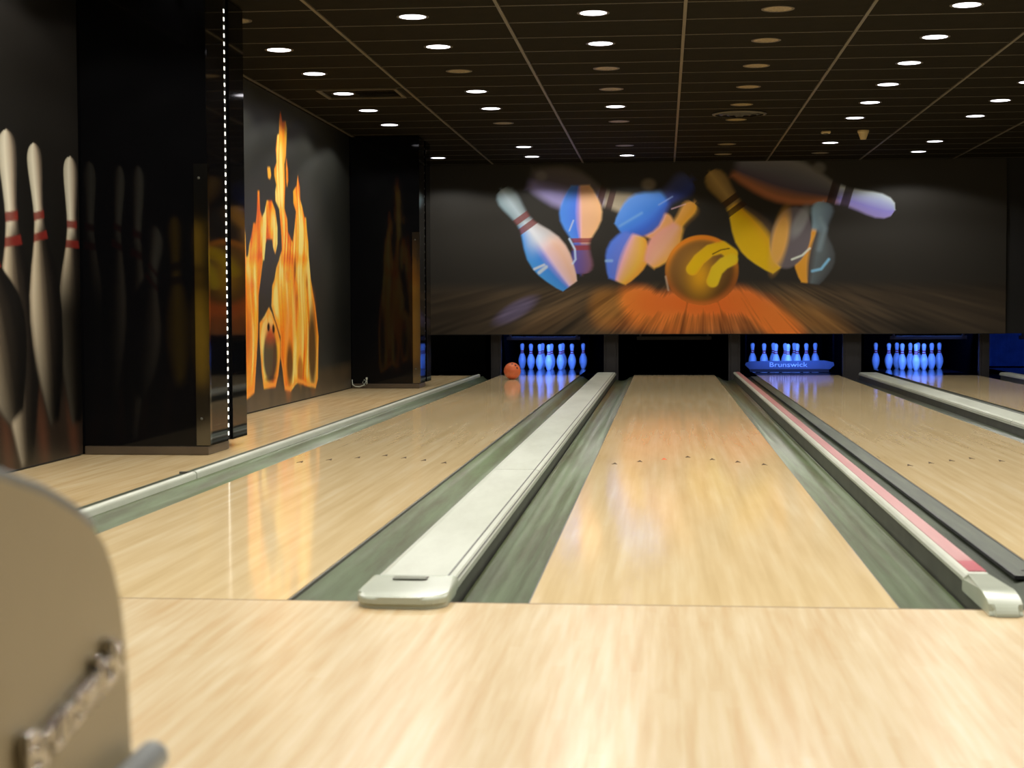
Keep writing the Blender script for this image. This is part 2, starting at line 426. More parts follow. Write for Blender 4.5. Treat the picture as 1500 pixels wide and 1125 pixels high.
# ------------------------------------------------------------------ murals (flat prints, painted per vertex)
PINS = [{"b": [-1.361, 2.614], "t": [0.147, 2.203], "r": 0.267, "body": [[-1, [88, 82, 78]], [-0.2, [84, 78, 88]], [0.4, [128, 122, 172]], [1, [140, 132, 178]]], "head": [[-1, [120, 110, 90]], [1, [160, 150, 130]]], "mid": None, "bl": [0.08, 0.044], "al": 0.9, "st": [70, 45, 45], "tr": None}, {"b": [-0.708, 2.517], "t": [-0.692, 1.345], "r": 0.276, "body": [[-1, [235, 185, 135]], [-0.1, [225, 175, 140]], [0.12, [150, 125, 180]], [0.3, [70, 115, 215]], [1, [75, 135, 225]]], "head": [[-1, [110, 75, 90]], [1, [70, 70, 150]]], "mid": None, "bl": [0.027, 0.044], "al": 1, "st": [120, 50, 55], "tr": None}, {"b": [-0.847, 1.192], "t": [-1.762, 2.483], "r": 0.267, "body": [[-1, [70, 150, 225]], [-0.45, [62, 135, 222]], [-0.2, [120, 130, 210]], [0.05, [205, 175, 185]], [0.6, [215, 175, 155]], [1, [190, 160, 150]]], "head": [[-1, [110, 130, 140]], [0, [150, 165, 172]], [1, [95, 105, 110]]], "mid": [[-1, [70, 140, 215]], [-0.6, [130, 160, 205]], [0, [190, 195, 205]], [1, [160, 155, 155]]], "bl": [0.013, 0.036], "al": 1, "st": [105, 55, 55], "tr": None}, {"b": [-0.186, 1.918], "t": [0.746, 2.59], "r": 0.276, "body": [[-1, [80, 130, 205]], [0, [62, 120, 210]], [0.6, [50, 90, 185]], [1, [60, 80, 160]]], "head": [[-1, [55, 60, 95]], [1, [40, 55, 125]]], "mid": None, "bl": [0.018, 0.08], "al": 1, "st": None, "tr": None}, {"b": [-0.222, 1.252], "t": [0.192, 2.346], "r": 0.276, "body": [[-1, [70, 105, 195]], [-0.35, [85, 105, 190]], [-0.1, [200, 150, 160]], [0.2, [235, 180, 125]], [0.6, [250, 195, 80]], [1, [245, 170, 60]]], "head": [[-1, [60, 100, 190]], [1, [240, 170, 60]]], "mid": None, "bl": [0.022, 0.044], "al": 1, "st": None, "tr": [0, 0.56]}, {"b": [0.201, 1.475], "t": [0.8, 2.268], "r": 0.187, "body": [[-1, [215, 150, 140]], [0, [240, 180, 150]], [1, [250, 185, 80]]], "head": [[-1, [245, 180, 90]], [0.3, [250, 180, 60]], [1, [120, 90, 40]]], "mid": None, "bl": [0.036, 0.062], "al": 1, "st": None, "tr": None}, {"b": [1.913, 1.419], "t": [0.986, 2.685], "r": 0.276, "body": [[-1, [252, 208, 24]], [-0.1, [250, 202, 12]], [0.3, [205, 158, 20]], [0.65, [80, 66, 50]], [1, [40, 36, 36]]], "head": [[-1, [110, 88, 45]], [0, [155, 128, 75]], [1, [110, 90, 55]]], "mid": None, "bl": [0.022, 0.036], "al": 1, "st": [50, 28, 14], "tr": None}, {"b": [1.333, 2.752], "t": [3.383, 2.153], "r": 0.294, "body": [[-1, [108, 108, 110]], [-0.3, [88, 88, 98]], [0.3, [72, 66, 80]], [0.7, [140, 92, 64]], [1, [185, 115, 75]]], "head": [[-1, [205, 220, 235]], [-0.4, [165, 175, 220]], [0.3, [130, 125, 200]], [1, [140, 130, 190]]], "mid": None, "bl": [0.08, 0.018], "al": 1, "st": [42, 26, 24], "tr": None}, {"b": [2.302, 1.211], "t": [2.473, 2.277], "r": 0.267, "body": [[-1, [232, 165, 50]], [-0.45, [225, 160, 55]], [-0.2, [70, 66, 66]], [0.1, [85, 95, 100]], [1, [58, 60, 62]]], "head": [[-1, [120, 145, 160]], [1, [70, 80, 90]]], "mid": None, "bl": [0.018, 0.036], "al": 1, "st": None, "tr": None}]
UNDER = [[[-1.576, 0.869], 0.303, 0.098, 30, [92, 84, 112], 0.044, 0.75], [[-1.166, 0.731], 0.401, 0.125, 28, [96, 74, 48], 0.08, 0.5], [[0.057, 0.953], 0.303, 0.231, -60, [225, 125, 45], 0.089, 0.85], [[-0.349, 0.909], 0.231, 0.267, 0, [150, 100, 40], 0.107, 0.6], [[0.909, 0.94], 0.712, 0.178, 0, [250, 125, 45], 0.107, 0.95], [[0.327, 0.862], 0.356, 0.142, -50, [235, 120, 45], 0.08, 0.7], [[0.91, 0.68], 0.979, 0.125, 0, [170, 95, 38], 0.089, 0.7], [[1.845, 0.722], 0.392, 0.178, -32, [232, 125, 45], 0.08, 0.85], [[1.444, 0.992], 0.267, 0.16, -40, [240, 125, 45], 0.08, 0.6], [[2.375, 0.738], 0.489, 0.16, -25, [130, 90, 40], 0.107, 0.55], [[0.507, 0.726], 0.534, 0.142, 0, [170, 95, 35], 0.107, 0.6]]
OVER = [[[2.044, 1.81], 0.258, 0.409, -14, [92, 86, 92], 0.018, 1], [[1.902, 1.776], 0.098, 0.356, -12, [226, 172, 80], 0.053, 0.95], [[2.166, 2.014], 0.08, 0.214, -25, [128, 130, 132], 0.036, 0.8], [[2.409, 2.712], 0.08, 0.071, 0, [92, 90, 88], 0.036, 0.8], [[-1.224, 2.649], 0.071, 0.062, 0, [115, 112, 110], 0.036, 0.6], [[0.192, 2.525], 0.089, 0.071, 0, [110, 100, 85], 0.036, 0.7]]
BEHIND = [[[0.3, 1.986], 0.214, 0.16, 20, [245, 178, 110], 0.027, 0.95]]
BALL = [[0.891, 1.389], 0.481, 0.463]
BALLMARKS = [[[[0.766, 1.408], [0.855, 1.533], [0.997, 1.649], [1.158, 1.692], [1.282, 1.602]], 0.071, [250, 205, 20], 0.027, 1], [[[1.034, 1.245], [1.087, 1.388], [1.176, 1.477], [1.283, 1.53]], 0.071, [255, 222, 40], 0.027, 1], [[[1.033, 1.603], [1.14, 1.656], [1.247, 1.674]], 0.011, [70, 35, 5], 0.009, 0.9]]
LINES = [[[[-1.255, 1.375], [-1.164, 1.447]], 0.027, [225, 235, 240], 0.011, 0.95], [[[-1.319, 1.421], [-1.191, 1.475]], 0.018, [240, 245, 245], 0.009, 0.9], [[[-0.8, 2.059], [-0.854, 1.924]], 0.011, [205, 220, 245], 0.007, 0.9], [[[-0.854, 1.816], [-0.782, 1.68], [-0.773, 1.544], [-0.81, 1.49]], 0.014, [190, 215, 245], 0.009, 0.9], [[[-0.186, 1.981], [0.102, 2.149]], 0.018, [120, 170, 230], 0.013, 0.8], [[[0.326, 2.255], [0.505, 2.36]], 0.009, [150, 180, 235], 0.009, 0.7], [[[0.496, 2.199], [0.675, 2.26]], 0.008, [215, 175, 190], 0.007, 0.8], [[[-0.366, 1.523], [-0.294, 1.523]], 0.018, [150, 190, 225], 0.013, 0.8], [[[2.063, 1.525], [2.195, 1.577], [2.291, 1.666]], 0.016, [225, 235, 225], 0.009, 0.95], [[[2.328, 1.372], [2.442, 1.398], [2.538, 1.522]], 0.021, [130, 195, 235], 0.011, 0.95], [[[2.421, 2.056], [2.484, 1.922], [2.415, 1.656]], 0.036, [120, 140, 150], 0.027, 0.7], [[[0.417, 1.311], [0.453, 1.131]], 0.013, [230, 200, 170], 0.009, 0.5]]
FLOORLINE = 1.228
FVP = [0.908, 1.622]
FLAMES = [[[8.533, 1.305], [8.583, 1.419], [8.655, 1.504], [8.729, 1.615], [8.809, 1.619], [8.851, 1.717], [8.882, 1.899], [8.93, 1.903], [8.947, 1.747], [9.016, 1.679], [9.116, 1.734], [9.194, 1.837], [9.37, 1.849], [9.494, 1.769], [9.566, 1.623], [9.56, 1.483], [9.478, 1.392], [9.404, 1.452], [9.381, 1.519], [9.18, 1.51], [9.129, 1.465], [9.073, 1.322]], [[9.633, 1.341], [9.743, 1.427], [9.722, 1.567], [9.653, 1.805], [9.509, 1.871], [9.512, 1.946], [9.557, 2.012], [9.483, 2.094], [9.485, 2.144], [9.576, 2.215], [9.544, 2.325], [9.602, 2.457], [9.682, 2.478], [9.687, 2.593], [9.728, 2.686], [9.794, 2.605], [9.929, 2.621], [9.971, 2.562], [9.916, 2.311], [9.858, 2.229], [9.876, 2.025], [9.84, 1.817], [9.945, 1.72], [9.968, 1.604], [10.159, 1.509], [10.251, 1.658], [10.316, 1.821], [10.216, 1.893], [10.209, 1.998], [10.355, 2.062], [10.4, 2.159], [10.472, 2.058], [10.484, 1.938], [10.582, 1.864], [10.668, 1.775], [10.729, 1.778], [10.755, 1.671], [10.811, 1.55], [10.835, 1.379]], [[8.159, 1.293], [8.3, 1.557], [8.382, 1.631], [8.452, 1.506], [8.465, 1.303]], [[9.232, 2.134], [9.317, 2.142], [9.355, 2.083], [9.313, 2.049], [9.253, 2.056]], [[9.942, 2.275], [9.993, 2.189], [10.0, 2.086], [9.959, 2.031], [9.933, 2.068], [9.927, 2.183]], [[7.993, 1.342], [8.399, 1.31], [9.052, 1.381], [8.998, 1.257], [8.867, 1.013], [8.828, 0.651], [8.69, 0.175], [8.415, 0.131], [7.941, 0.146]], [[9.66, 1.352], [9.524, 1.259], [9.442, 1.144], [9.363, 1.093], [9.33, 0.918], [9.453, 0.805], [9.655, 0.638], [9.647, 0.447], [9.722, 0.316], [9.795, 0.145], [10.015, 0.121], [10.216, 0.177], [10.303, 0.187], [10.539, 0.163], [10.628, 0.145], [11.095, 0.102], [11.196, 0.189], [11.247, 0.613], [11.098, 0.924], [10.919, 1.172], [10.835, 1.391]], [[9.228, 0.893], [9.326, 0.843], [9.501, 0.716], [9.627, 0.587], [9.621, 0.46], [9.535, 0.285], [9.437, 0.188], [9.025, 0.195], [8.958, 0.345], [8.898, 0.626], [8.904, 0.759], [9.076, 0.819]]]
FDARK = [[[9.937, 0.581], 0.165, 0.429, 0, [228, 120, 34], 0.09, 0.75], [[10.977, 0.561], 0.19, 0.445, 0, [170, 98, 36], 0.08, 0.8], [[10.44, 0.625], 0.083, 0.349, 0, [255, 205, 90], 0.06, 0.6], [[10.63, 0.868], 0.085, 0.272, 0, [255, 200, 80], 0.06, 0.6], [[10.184, 0.762], 0.069, 0.291, 0, [255, 215, 110], 0.05, 0.6], [[8.602, 0.796], 0.1, 0.26, 0, [240, 150, 50], 0.08, 0.6], [[9.264, 0.47], 0.261, 0.236, 0, [52, 44, 38], 0.05, 0.95], [[9.273, 0.694], 0.202, 0.087, 0, [200, 75, 30], 0.1, 0.8], [[9.206, 0.726], 0.045, 0.039, 0, [30, 18, 12], 0.015, 1], [[9.387, 0.711], 0.046, 0.045, 0, [30, 18, 12], 0.015, 1], [[9.999, 0.371], 0.134, 0.196, 0, [70, 48, 20], 0.06, 0.9], [[10.954, 0.478], 0.164, 0.361, 0, [66, 48, 24], 0.06, 0.9], [[10.427, 0.302], 0.129, 0.135, 0, [150, 85, 30], 0.06, 0.8], [[10.247, 1.272], 0.051, 0.08, 0, [90, 40, 10], 0.06, 0.8], [[10.745, 1.155], 0.055, 0.076, 0, [150, 66, 16], 0.06, 0.7], [[10.308, 0.968], 0.046, 0.093, 0, [160, 76, 20], 0.06, 0.7], [[9.923, 1.192], 0.077, 0.058, 0, [225, 110, 25], 0.03, 0.6], [[8.638, 1.082], 0.119, 0.053, 0, [225, 110, 25], 0.05, 0.7], [[8.527, 0.633], 0.091, 0.235, 0, [190, 95, 30], 0.08, 0.7], [[9.252, 0.266], 0.141, 0.013, 0, [40, 30, 24], 0.02, 0.9]]
NEAR = [[[4.556, 0.2], [4.527, 1.783], 0.25, [0.4, 0.72]], [[3.812, 0.026], [3.61, 1.839], 0.27, [-0.2, 0.4]], [[4.216, 0.231], [3.977, 1.805], 0.235, [0.0, 0.55]], [[3.676, 0.291], [3.229, 1.446], 0.33, [-0.1, 0.6]]]


def sstep(e0, e1, x):
    t = np.clip((x - e0) / (e1 - e0 + 1e-9), 0, 1)
    return t * t * (3 - 2 * t)

PROF_T = np.array([0, .05, .15, .225, .30, .392, .483, .575, .625, .667, .725, .783, .842, .90, .953, .987, 1.0])
PROF_R = np.array([.43, .594, .818, .946, 1.0, .957, .776, .518, .413, .378, .392, .439, .504, .534, .46, .29, .0])

def ramp(s, stops):
    xs_ = [q[0] for q in stops]
    cs = np.array([lin(q[1]) for q in stops])
    return np.stack([np.interp(s, xs_, cs[:, k]) for k in range(3)], -1)

PROF_TALL_T = np.array([0, .05, .15, .225, .30, .392, .483, .575, .625, .667, .725, .783, .842, .90, .93, .95, .965, .978, .988, .995, 1.0])
PROF_TALL = np.array([.3, .45, .7, .85, .95, 1.0, .93, .70, .54, .42, .31, .31, .37, .44, .455, .45, .42, .36, .28, .18, .0])

class Canvas:
    def __init__(self, u0, u1, v0, v1, nu, nv, bg):
        self.nu, self.nv = nu, nv
        U, V = np.meshgrid(np.linspace(u0, u1, nu), np.linspace(v0, v1, nv))
        self.U, self.V = U.ravel(), V.ravel()
        self.C = np.tile(np.array(lin(bg)), (nu * nv, 1))
    def mix(self, col, a):
        a = a[:, None]
        self.C = self.C * (1 - a) + col * a
    def ellipse(self, c, rx, ry, ang, col, bl, al):
        a = math.radians(ang); du, dv = self.U - c[0], self.V - c[1]
        x = (du * math.cos(a) + dv * math.sin(a)) / rx; y = (-du * math.sin(a) + dv * math.cos(a)) / ry
        d = (np.sqrt(x * x + y * y) - 1) * min(rx, ry)
        self.mix(np.array(lin(col)), al * (1 - sstep(-bl, bl, d)))
    def strip(self, pts, wd, col, bl, al):
        d = np.full(self.U.shape, 1e9)
        for (x0, y0), (x1, y1) in zip(pts[:-1], pts[1:]):
            dx, dy = x1 - x0, y1 - y0
            t = np.clip(((self.U - x0) * dx + (self.V - y0) * dy) / (dx * dx + dy * dy), 0, 1)
            d = np.minimum(d, np.hypot(self.U - x0 - t * dx, self.V - y0 - t * dy))
        self.mix(np.array(lin(col)), al * (1 - sstep(wd - bl, wd + bl, d)))
    def pin(self, b, t, r, body, head, bl, al=1.0, st=None, mid=None, tr=None, fade=None, prof=PROF_R, stp=(.585, .645, .67, .73)):
        dx, dy = t[0] - b[0], t[1] - b[1]; Ln = math.hypot(dx, dy)
        du, dv = self.U - b[0], self.V - b[1]
        tt = (du * dx + dv * dy) / Ln / Ln
        ss = (du * dy - dv * dx) / Ln
        rad = r * np.interp(np.clip(tt, 0, 1), PROF_T if len(prof) == len(PROF_T) else PROF_TALL_T, prof)
        blur = bl[0] + (bl[1] - bl[0]) * np.clip(tt, 0, 1)
        dist = np.maximum(np.abs(ss) - rad, np.maximum(-tt, tt - 1) * Ln)
        a = al * (1 - sstep(-blur, blur, dist))
        if tr: a = a * (1 - sstep(tr[1] - .03, tr[1] + .03, tt))
        s = np.clip(ss / np.maximum(rad, 1e-3), -1, 1)
        c = ramp(s, body)
        if mid: c = c + (ramp(s, mid) - c) * sstep(.32, .5, tt)[:, None]
        hs = stp[0] + .015
        c = c + (ramp(s, head) - c) * sstep(hs, hs + .08, tt)[:, None]
        if st:
            m = np.maximum(sstep(stp[0], stp[0] + .008, tt) * (1 - sstep(stp[1] - .008, stp[1], tt)), sstep(stp[2], stp[2] + .008, tt) * (1 - sstep(stp[3] - .008, stp[3], tt)))
            c = c + (np.array(lin(st)) - c) * (m * .9)[:, None]
        if fade: c = c * (0.06 + 0.94 * sstep(fade[0], fade[1], tt))[:, None]
        self.mix(c, a)
    def poly(self, pts):
        """signed distance to a polygon, negative inside"""
        d = np.full(self.U.shape, 1e9); ins = np.zeros(self.U.shape, bool)
        n = len(pts)
        for i in range(n):
            (x0, y0), (x1, y1) = pts[i], pts[(i + 1) % n]
            dx, dy = x1 - x0, y1 - y0
            t = np.clip(((self.U - x0) * dx + (self.V - y0) * dy) / (dx * dx + dy * dy + 1e-12), 0, 1)
            d = np.minimum(d, np.hypot(self.U - x0 - t * dx, self.V - y0 - t * dy))
            c = (y0 > self.V) != (y1 > self.V)
            xi = x0 + (self.V - y0) * dx / (dy if abs(dy) > 1e-9 else 1e-9)
            ins ^= c & (self.U < xi)
        return np.where(ins, -d, d)

def vnoise(x, y, seed, n=64):
    g = np.random.RandomState(seed).rand(n, n)
    xi, yi = np.floor(x).astype(int), np.floor(y).astype(int)
    fx, fy = x - xi, y - yi
    fx = fx * fx * (3 - 2 * fx); fy = fy * fy * (3 - 2 * fy)
    q = lambda a, b: g[a % n, b % n]
    return (q(xi, yi) * (1 - fx) + q(xi + 1, yi) * fx) * (1 - fy) + (q(xi, yi + 1) * (1 - fx) + q(xi + 1, yi + 1) * fx) * fy

def print_panel(name, cv, to3, thick, mat, parent, side_mat):
    """thin board: a fine grid carries the print, four edges and a back close it"""
    nu, nv = cv.nu, cv.nv
    co = to3(cv.U, cv.V)
    idx = np.arange(nu * nv).reshape(nv, nu)
    q = np.stack([idx[:-1, :-1], idx[:-1, 1:], idx[1:, 1:], idx[1:, :-1]], -1).reshape(-1, 4)
    ink = np.clip(cv.C, 0, None) * PRINT_GAIN[parent.name]
    me = bpy.data.meshes.new(name)
    me.vertices.add(nu * nv); me.vertices.foreach_set('co', co.astype(np.float32).ravel())
    me.loops.add(q.size); me.loops.foreach_set('vertex_index', q.astype(np.int32).ravel())
    me.polygons.add(len(q)); me.polygons.foreach_set('loop_start', (np.arange(len(q)) * 4).astype(np.int32))
    me.update(calc_edges=True); me.validate()
    at = me.color_attributes.new('print', 'FLOAT_COLOR', 'POINT')
    at.data.foreach_set('color', np.concatenate([ink / np.maximum(1, ink.max(1) / 0.97)[:, None], np.ones((nu * nv, 1))], 1).astype(np.float32).ravel())
    me.materials.append(mat)
    return obj(name, me, parent)

M_PRINT = print_mat('mural_print')
M_PRINT_L = print_mat('mural_print_gloss', 0.35, 0.35)

# --- pins and glowing ball over the pits
cv = Canvas(-2.99, 4.80, MASK_Z + 0.004, Z_CEIL - 0.01, 820, 240, (36, 34, 30))
fl = FLOORLINE
ang = np.arctan2(cv.U - FVP[0], FVP[1] + 0.25 - cv.V)
streak = .35 * vnoise(ang * 9 + 40, cv.V * 2.2 + 9, 3) + .3 * vnoise(ang * 31 + 40, cv.V * 3.2 + 9, 4) + .35 * vnoise(ang * 85 + 90, cv.V * 5 + 9, 5)
below = 1 - sstep(fl - .16, fl + .05, cv.V)
near_b = np.exp(-((cv.U - 0.75) / 1.9) ** 2)
fcol = np.array(lin((66, 52, 34))) * (0.4 + 1.2 * streak[:, None]) * (1 + 0.6 * near_b[:, None])
cv.mix(fcol, below * (0.25 + 0.7 * near_b))
keep = cv.C.copy()
for e_ in UNDER: cv.ellipse(*e_)
cv.C = keep * (1 - below[:, None]) + cv.C * below[:, None]
cv.mix(cv.C * (0.05 + 1.75 * streak[:, None]), below * .9)
for e_ in BEHIND: cv.ellipse(*e_)
for P_ in PINS: cv.pin(**P_)
for e_ in OVER: cv.ellipse(*e_)
(bx_, by_), brx, bry = BALL
dd = np.sqrt(((cv.U - bx_) / brx) ** 2 + ((cv.V - by_) / bry) ** 2)
sx = (cv.U - bx_) / brx; sy = (cv.V - by_) / bry
bc = np.array(lin((112, 78, 36)))[None] * (0.45 + 0.7 * np.clip(1 - ((sx + .3) ** 2 + (sy - .4) ** 2) / 1.6, 0, 1))[:, None]
glow = np.exp(-((sx + .05) ** 2 / .12 + (sy + .15) ** 2 / .30))[:, None]
bc = bc * (1 - glow) + np.array(lin((190, 138, 22))) * glow
rim = np.exp(-((dd - .95) / .10) ** 2)[:, None] * np.clip(.25 + .6 * sy, 0, 1)[:, None]
bc = bc * (1 - rim) + np.array(lin((235, 140, 30))) * rim
rim2 = np.exp(-((dd - .97) / .12) ** 2)[:, None] * np.clip(-sy, 0, 1)[:, None]
bc = bc * (1 - rim2 * .6) + np.array(lin((215, 110, 40))) * rim2 * .6
cv.mix(bc, 1 - sstep(.97, 1.03, dd))
for s_ in BALLMARKS: cv.strip(*s_)
for p_, w_, c_, b_, a_ in LINES: cv.strip(p_, w_ * .8, c_, b_ * 1.5, a_ * .75)
t = empty('pin_mural', (0, Y_MASK, 0), 'wide mural of flying pins and a glowing ball above the pin pits', 'mural')
print_panel('print', cv, lambda U, V: np.stack([U, np.full_like(U, -0.040), V], -1), 0, M_PRINT, t, None)
box('board', (-2.99, 4.80, -0.0385, -0.002, MASK_Z - 0.004, Z_CEIL - 0.006), M_WALL_BLK, t)

# --- burning pins on the side wall
cv = Canvas(5.56, 12.92, 0.012, Z_CEIL - 0.012, 620, 260, (46, 47, 43))
grey = vnoise(cv.U * 1.1, cv.V * 1.6, 11)
cv.C = cv.C * (0.7 + 0.6 * grey[:, None])
cv.C = cv.C * (1 - .55 * sstep(11.2, 12.6, cv.U))[:, None]
lowf = 1 - sstep(.22, .34, cv.V)
cv.mix(np.array(lin((74, 62, 44))) * (0.7 + .6 * vnoise(cv.U * 7, cv.V * 3, 8))[:, None], lowf * .8)
SD = np.full(cv.U.shape, 1e9)
for pl in FLAMES: SD = np.minimum(SD, cv.poly(pl))
fm = 1 - sstep(-.012, .022, SD)
n1 = vnoise(cv.U * 6 + .7 * np.sin(cv.V * 5), cv.V * 1.3, 21); n2 = vnoise(cv.U * 19 + .8 * np.sin(cv.V * 6 + 1), cv.V * 2.0, 22)
heat = np.clip(.42 + 1.05 * (n1 - .5) + 1.1 * (n2 - .5) + .36 * sstep(.0, .12, -SD), 0, 1)
fc = np.stack([np.interp(heat, [0, .35, .7, 1], [lin((q[k],) * 3)[0] for q in ((214, 92, 16), (246, 142, 26), (255, 192, 56), (255, 232, 130))]) for k in range(3)], -1)
cv.mix(fc, fm)
for e_ in FDARK: cv.ellipse(*e_)
rimm = np.exp(-((SD + .018) / .018) ** 2) * (1 - sstep(.9, 1.3, cv.V))
cv.mix(np.array(lin((255, 170, 60))), np.clip(rimm, 0, 1) * .85)
t = empty('flame_mural', (WALL_L, 0, 0), 'tall mural of burning bowling pins on the side wall', 'mural')
print_panel('print', cv, lambda U, V: np.stack([np.full_like(U, 0.020), U, V], -1), 0, M_PRINT_L, t, None)
box('board', (0.0005, 0.019, 5.56, 12.92, 0.006, Z_CEIL - 0.006), M_WALL_BLK, t)

# --- standing pins on the side wall nearer the camera
cv = Canvas(0.2, 4.655, 0.012, Z_CEIL - 0.012, 520, 300, (27, 25, 22))
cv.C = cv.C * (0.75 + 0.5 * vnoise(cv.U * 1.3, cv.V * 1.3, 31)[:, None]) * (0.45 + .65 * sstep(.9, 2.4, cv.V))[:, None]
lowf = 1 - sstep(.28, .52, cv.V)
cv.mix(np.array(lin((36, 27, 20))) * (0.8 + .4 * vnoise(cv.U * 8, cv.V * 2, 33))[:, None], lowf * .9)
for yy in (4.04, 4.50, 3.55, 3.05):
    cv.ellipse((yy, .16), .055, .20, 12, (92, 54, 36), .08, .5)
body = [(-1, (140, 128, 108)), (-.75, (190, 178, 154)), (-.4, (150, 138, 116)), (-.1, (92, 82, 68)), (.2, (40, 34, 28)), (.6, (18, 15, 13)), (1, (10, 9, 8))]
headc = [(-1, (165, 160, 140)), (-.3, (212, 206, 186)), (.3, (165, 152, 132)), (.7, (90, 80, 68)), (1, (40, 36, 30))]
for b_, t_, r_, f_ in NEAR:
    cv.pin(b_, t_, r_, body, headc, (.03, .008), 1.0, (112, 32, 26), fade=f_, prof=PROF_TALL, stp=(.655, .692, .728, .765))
amber = [(-1, (120, 90, 20)), (0, (205, 165, 50)), (1, (90, 62, 20))]
for yb, zb in ((2.75, .35), (2.2, .30)):
    cv.pin((yb, zb), (yb + .1, 1.55), .30, amber, amber, (.06, .04), 1.0, (60, 30, 20))
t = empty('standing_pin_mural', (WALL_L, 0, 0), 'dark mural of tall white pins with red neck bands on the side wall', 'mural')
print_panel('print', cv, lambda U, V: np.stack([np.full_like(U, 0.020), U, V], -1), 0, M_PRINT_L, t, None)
box('board', (0.0005, 0.019, 0.2, 4.655, 0.006, Z_CEIL - 0.006), M_WALL_BLK, t)

# ------------------------------------------------------------------ glossy black columns
def column(y0, y1, x1, label, lit):
    t = empty('black_column', ((WALL_L + x1) / 2, (y0 + y1) / 2, 0), label, 'column', 'glossy columns on the side wall')
    ox, oy = t.location.x, t.location.y
    def B(name, a, mat, parent=t, bev=0.0):
        return box(name, (a[0] - ox, a[1] - ox, a[2] - oy, a[3] - oy, a[4], a[5]), mat, parent, bev)
    ys = y0 + (y1 - y0) * 0.50
    zb = 0.055
    B('core', (WALL_L + 0.003, x1 - 0.02, y0 + 0.02, y1 - 0.003, zb, Z_CEIL - 0.012), M_LEDSLOT)
    B('front_panel', (WALL_L + 0.004, x1, y0, y0 + 0.02, zb, Z_CEIL - 0.011), M_GLOSS, bev=0.002)
    B('side_panel', (x1 - 0.02, x1, y0 + 0.0205, ys - 0.03, zb, Z_CEIL - 0.011), M_GLOSS, bev=0.002)
    B('side_panel', (x1 - 0.02, x1, ys + 0.085, y1, zb, Z_CEIL - 0.011), M_GLOSS, bev=0.002)
    B('plinth', (WALL_L + 0.02, x1 - 0.012, y0 + 0.004, ys + 0.03, 0.002, zb - 0.001), M_PLINTH, bev=0.004)
    g = B('corner_guard', (x1 - 0.082, x1 + 0.0035, y0 - 0.0035, y0 - 0.0005, zb + 0.005, 1.745), M_GUARD)
    B('corner_guard', (x1 + 0.0006, x1 + 0.0036, y0 - 0.0003, y0 + 0.03, zb + 0.005, 1.745), M_GUARD)
    bm = bmesh.new(); lathe(bm, [(0, 0.004), (0.006, 0.003), (0.009, 0), (0, 0)], 12)
    me = finish(bm, 'screw', M_GROOVE, True)
    for z in (0.22, 1.66):
        s = obj('screw', me, g, (x1 - 0.05 - ox, y0 - 0.0035 - oy, z)); s.rotation_euler = (math.pi / 2, 0, 0)
    strip = B('led_strip', (x1 - 0.0185, x1 - 0.010, ys - 0.012, ys + 0.014, zb + 0.01, Z_CEIL - 0.014), M_LEDSLOT)
    if lit:
        bm = bmesh.new(); add_box(bm, -0.002, 0.004, -0.011, 0.011, -0.0115, 0.0115, bev=0.002, seg=1)
        me = finish(bm, 'led', M_LED)
        z = 0.10
        while z < Z_CEIL - 0.05:
            obj('led', me, strip, (x1 - 0.008 - ox, ys + 0.001 - oy, z)); z += 0.0505
    else:
        bm = bmesh.new(); add_box(bm, -0.002, 0.004, -0.011, 0.011, -0.0115, 0.0115, bev=0.002, seg=1)
        me = finish(bm, 'led', M_LED_OFF)
        z = 0.10
        while z < Z_CEIL - 0.05:
            obj('led', me, strip, (x1 - 0.008 - ox, ys + 0.001 - oy, z)); z += 0.09
    return t
column(4.68, 5.53, -2.32, 'glossy black column with a lit dotted light strip beside standing pin mural', True)
column(12.95, 13.78, -2.32, 'glossy black column with an unlit dotted strip beyond the flame mural', False)

# ------------------------------------------------------------------ lanes
bm = bmesh.new()
vv = [bm.verts.new(q) for q in ((0, 0.075, 0), (-0.016, -0.03, 0), (0, -0.005, 0), (0.016, -0.03, 0))]
vb = [bm.verts.new((v.co.x, v.co.y, -0.002)) for v in vv]
bm.faces.new(vv); bm.faces.new(vb[::-1])
for i in range(4): bm.faces.new((vv[i], vv[(i + 1) % 4], vb[(i + 1) % 4], vb[i]))
me_arrow = finish(bm, 'arrow', M_ARROW)
me_arrow_red = me_arrow.copy(); me_arrow_red.materials.clear(); me_arrow_red.materials.append(M_ARROW_RED)
LANE_LABELS = ['maple bowling lane with the orange ball, between flame wall and ivory divider',
               'middle maple lane with an empty dark pit and one red arrow',
               'maple lane whose pins stand behind the lettered sweep board',
               'maple lane past the second wide ivory divider',
               'maple lane at the picture edge leading to the dim blue pit']
for li, (x0, x1) in enumerate(LANES):
    t = empty('bowling_lane', ((x0 + x1) / 2, 0, 0), LANE_LABELS[li], 'lane', 'bowling lanes')
    hw = LW / 2
    box('lane_surface', (-hw, hw, 0.006, DECK_Y, -0.06, 0.0), M_WOOD_LANE, t)
    box('pin_deck', (-hw, hw, DECK_Y + 0.004, 19.35, -0.06, 0.0), M_DECK, t)
    for k in range(-3, 4):
        a = obj('arrow', me_arrow_red if (li == 1 and k == -1) else me_arrow, t, (k * 0.1385, 4.72 - 0.145 * abs(k), 0.0012))
        if li == 1 and k == -1: a['label'] = 'red arrow'

